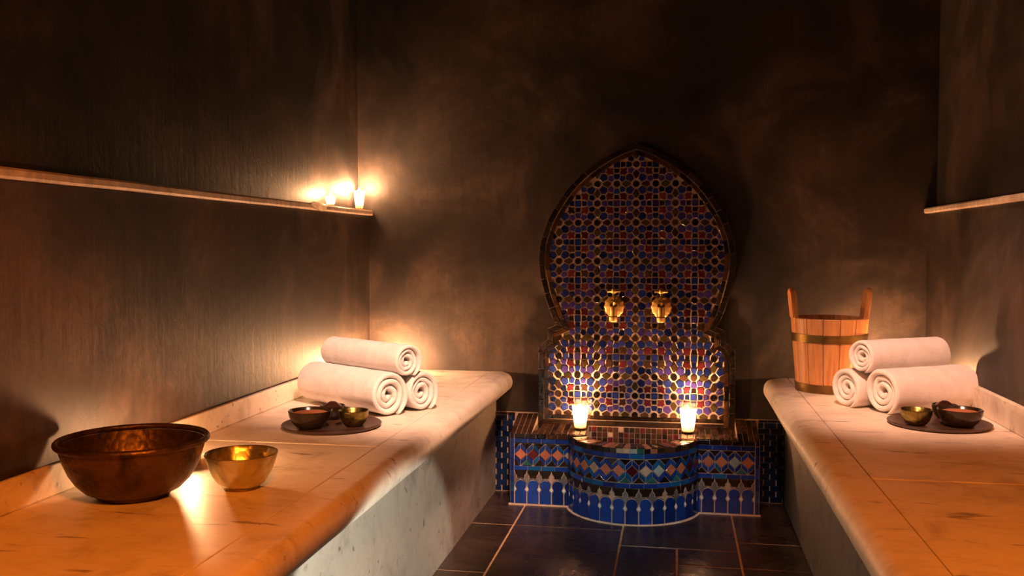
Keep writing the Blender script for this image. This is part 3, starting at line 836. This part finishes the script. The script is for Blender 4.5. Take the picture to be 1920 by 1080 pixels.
def slide(o, others, step, n=60):
    """move o along step until it is about to touch one of the others"""
    ts = [bvh(q) for q in others]; p0 = o.location.copy(); lo, hi = 0.0, float(n)
    for _ in range(9):
        m = (lo + hi) / 2; o.location = p0 + Vector(step) * m
        b = bvh(o)
        if any(b.overlap(q) for q in ts): hi = m
        else: lo = m
    o.location = p0 + Vector(step) * max(0, lo - .2)
GL = 'rolled towels on the left bench'; GR = 'rolled towels on the right bench'
def stack(side, near, ang, L, Ra, Rb, Rc, sb, sc, seed, group):
    n = Vector((math.sin(ang), -math.cos(ang), 0)); d = Vector((math.cos(ang), math.sin(ang), 0))
    if n.y < 0: n = -n
    a, la = towel(f'thick rolled white towel lowest and frontmost of the {side} bench stack, behind the tray', (near[0], near[1], 0), ang, L, Ra, seed, 1.0, group)
    a.location.z = B - la + .0006
    b, lb = towel('rolled white towel lying behind the front one at the base of left bench stack' if side == 'left' else 'rolled white towel beside the bucket at the base of right bench stack',
                  (0, 0, 0), ang, L, Rb, seed + 4, 1.0, group)
    p = Vector((near[0], near[1], 0)) + d * sb + n * (Ra + Rb + .06); b.location = (p.x, p.y, B - lb + .0006)
    slide(b, [a], -n * .001)
    sep = (b.location - a.location).dot(n)
    c, lc = towel(f'rolled white towel on top of the {side} bench stack', (0, 0, 0), ang + .015, L * .95, Rc, seed + 8, .98, group)
    p = Vector((near[0], near[1], 0)) + d * sc + n * (sep * .54); c.location = (p.x, p.y, B + .26)
    slide(c, [a, b], Vector((0, 0, -.002)), 80)
stack('left', (-0.700, 2.222), 2.545, .345, .0575, .0530, .0440, .003, .001, 1.0, GL)
stack('right', (0.508, 2.480), 0.550, .285, .0595, .0535, .0450, -.015, -.012, 13.0, GR)

# ------------------------------------------------------------------ metal bowls on the left bench
t = thing('bronze_bowl', 'large dark bronze bowl with rolled rim standing on the left bench', 'bowl', (-0.908, 1.4365, B))
R0 = .125; H0 = .0985
outer = [(0, .004), (.050, .004), (.062, .006), (.078, .014), (.092, .028), (.102, .044), (.1095, .062), (.1150, .080), (.1175, H0 - .008)]
inner = [(.1150, H0 - .008), (.1120, .078), (.1060, .060), (.098, .043), (.087, .027), (.072, .014), (.055, .009), (0, .008)]
lathe('body', outer + inner, M['bronze'], t, 72)
lathe('foot_ring', [(.052, .0045), (.050, .0003), (.058, .0), (.0615, .006)], M['bronze'], t, 64)
rim = [(.1155 + .0095 * (0.5 + .5 * math.cos(a)), H0 - .0035 + .0055 * math.sin(a)) for a in [2 * PI * q / 12 for q in range(13)]]
lathe('rim', rim, M['bronze'], t, 72)
t = thing('brass_bowl', 'small hammered brass bowl beside the large bronze bowl', 'bowl', (-0.7495, 1.513, B))
H1 = .0628
def facet(a, z): return 1 + (.012 * math.cos(11 * a) if .008 < z < H1 - .004 else 0)
lathe('body', [(0, .003), (.026, .003), (.034, .006), (.043, .014), (.051, .027), (.057, .042), (.0612, .056), (.0633, H1 - .0008), (.0625, H1), (.0610, H1 - .001),
               (.0590, .055), (.0548, .042), (.0488, .0275), (.040, .015), (.031, .0075), (0, .0065)], M['brass'], t, 66, warp=facet)
lathe('foot_ring', [(.024, .0035), (.0235, 0), (.0300, 0), (.0320, .0045)], M['old_brass'], t, 48)

# ------------------------------------------------------------------ trays with three small bowls each
def tray(loc, r, label):
    t = tag(lathe('round_tray', [(0, 0), (r * .90, 0), (r * .975, .003), (r, .0072), (r * .985, .0088), (r * .955, .0080), (0, .0072)], M['tray'], None, 72), label, 'tray')
    t.location = loc; return t
def small_bowl(name, label, loc, r, h, mat, fill=None, mound=0.0, fillname='paste', group=None):
    t = thing(name, label, 'bowl', loc, 0, group)
    th = .0028
    lathe('body', [(0, 0), (r * .48, 0), (r * .62, .002), (r * .82, h * .32), (r * .95, h * .66), (r, h - .001), (r - th * .5, h), (r - th, h - .001),
                   (r * .93 - th, h * .62), (r * .78 - th, h * .32), (r * .5, .005), (0, .0045)], mat, t, 48)
    if fill:
        rr = r * .955 - th; z0 = h * .80
        lathe(fillname, [(0, z0 - .006)] + [(rr * .9, z0 - .006), (rr, z0)] + [(rr * q, z0 + mound * (1 - q * q) + .0006 * math.sin(9 * q)) for q in (.85, .65, .45, .25)] + [(0, z0 + mound)], fill, t, 36)
    return t
TZ = B + .0005
def tea_set(cx, cy, r, mirror, side):
    tray((cx, cy, TZ), r, f'dark round wooden tray with three small bowls on the {side} bench')
    z = TZ + .0082
    return z
z = tea_set(-0.797, 2.072, .1165, 1, 'left')
small_bowl('clay_bowl', 'small dark bowl of reddish clay paste on the left bench tray', (-0.826, 2.012, z), .0500, .0400, M['pottery'], M['paste'], .006, 'clay_paste')
small_bowl('brass_cup', 'small empty brass bowl on the left bench tray', (-0.735, 2.050, z), .0350, .0365, M['old_brass'])
small_bowl('soap_bowl', 'small dark bowl heaped with black soap at the back of the left bench tray', (-0.815, 2.125, z), .0300, .0330, M['pottery'], M['soap'], .016, 'black_soap')
z = tea_set(0.614, 2.340, .1155, -1, 'right')
small_bowl('brass_cup', 'small empty brass bowl on the right bench tray', (0.551, 2.290, z), .0360, .0365, M['old_brass'])
small_bowl('clay_bowl', 'small dark bowl of reddish clay paste on the right bench tray', (0.646, 2.288, z), .0495, .0400, M['pottery'], M['paste'], .006, 'clay_paste')
small_bowl('soap_bowl', 'small dark bowl heaped with black soap at the back of the right bench tray', (0.640, 2.392, z), .0300, .0330, M['pottery'], M['soap'], .016, 'black_soap')

# ------------------------------------------------------------------ wooden bucket
BX, BY = 0.4415, 2.857
t = thing('wooden_bucket', 'orange wooden stave bucket with two upright handles on the right bench', 'bucket', (BX, BY, B + .0005))
NSV = 14; RT, RB, HB = .1085, .0905, .215; TS = .0135
def stave(k, ear):
    a0 = 2 * PI * (k - .5) / NSV + .010; a1 = 2 * PI * (k + .5) / NSV - .010; V, F = [], []
    zs = [0, HB * .5, HB - .0015, HB] if not ear else [0, HB * .5, HB, HB + .004]
    nseg = 4
    for z_ in zs:
        r = RB + (RT - RB) * z_ / HB
        ch = .001 if z_ == zs[-1] else 0
        for rr in (r - ch, r - TS + ch):
            for q in range(nseg + 1):
                a = a0 + (a1 - a0) * q / nseg; bul = .0012 * (1 - (2 * q / nseg - 1) ** 2) if rr > r - TS / 2 else 0
                V.append(((rr + bul) * math.cos(a), (rr + bul) * math.sin(a), z_))
    W = 2 * (nseg + 1)
    for i in range(len(zs) - 1):
        A, C = i * W, (i + 1) * W
        for q in range(nseg):
            F.append((A + q, A + q + 1, C + q + 1, C + q)); F.append((A + nseg + 1 + q, C + nseg + 1 + q, C + nseg + 2 + q, A + nseg + 2 + q))
        F.append((A, C, C + nseg + 1, A + nseg + 1)); F.append((A + nseg, A + 2 * nseg + 1, C + 2 * nseg + 1, C + nseg))
    for st in (0, (len(zs) - 1) * W):
        for q in range(nseg): F.append((st + q, st + q + 1, st + nseg + 2 + q, st + nseg + 1 + q))
    s = mesh_obj('stave', V, F, M['bucket'], t)
    return s
rot = math.radians(8)
for k in range(NSV):
    s = stave(k, k in (0, NSV // 2)); s.rotation_euler = (0, 0, rot)
for k in (0, NSV // 2):                       # round-topped ears rising from two opposite staves
    bm = bmesh.new(); a = 2 * PI * k / NSV
    prof = [(-.021, HB - .004), (.021, HB - .004), (.0195, HB + .045), (.0180, HB + .072)]
    prof += [(.0180 * math.cos(PI * q / 10), HB + .072 + .0150 * math.sin(PI * q / 10)) for q in range(1, 10)]
    prof += [(-.0180, HB + .072), (-.0195, HB + .045)]
    V = []
    for side in (0, 1):
        for w, z_ in prof:
            r = RB + (RT - RB) * z_ / HB + (.0018 if side else -TS - .0015)
            r += .002 * (z_ - HB) / .08
            V.append(bm.verts.new((r * math.cos(a) - w * math.sin(a), r * math.sin(a) + w * math.cos(a), z_)))
    n_ = len(prof); bm.faces.new(V[:n_]); bm.faces.new(list(reversed(V[n_:])))
    for q in range(n_): bm.faces.new((V[q], V[n_ + q], V[n_ + (q + 1) % n_], V[(q + 1) % n_]))
    bmesh.ops.bevel(bm, geom=[e for e in bm.edges], offset=.0035, segments=3, affect='EDGES')
    h_ = bm_obj('handle', bm, M['bucket'], t, True, 60); h_.rotation_euler = (0, 0, rot)
for z0, z1 in ((.145, .170), (.0, .026)):
    ra, rb = RB + (RT - RB) * z0 / HB, RB + (RT - RB) * z1 / HB
    lathe('hoop', [(ra + .0008, z0 + .0005), (ra + .0032, z0 + .001), (rb + .0032, z1 - .001), (rb + .0008, z1 - .0005)], M['hoop'], t, 64)
lathe('bottom', [(0, .012), (RB - TS - .001, .012), (RB - TS, .018), (0, .018)], M['bucket'], t, 40)
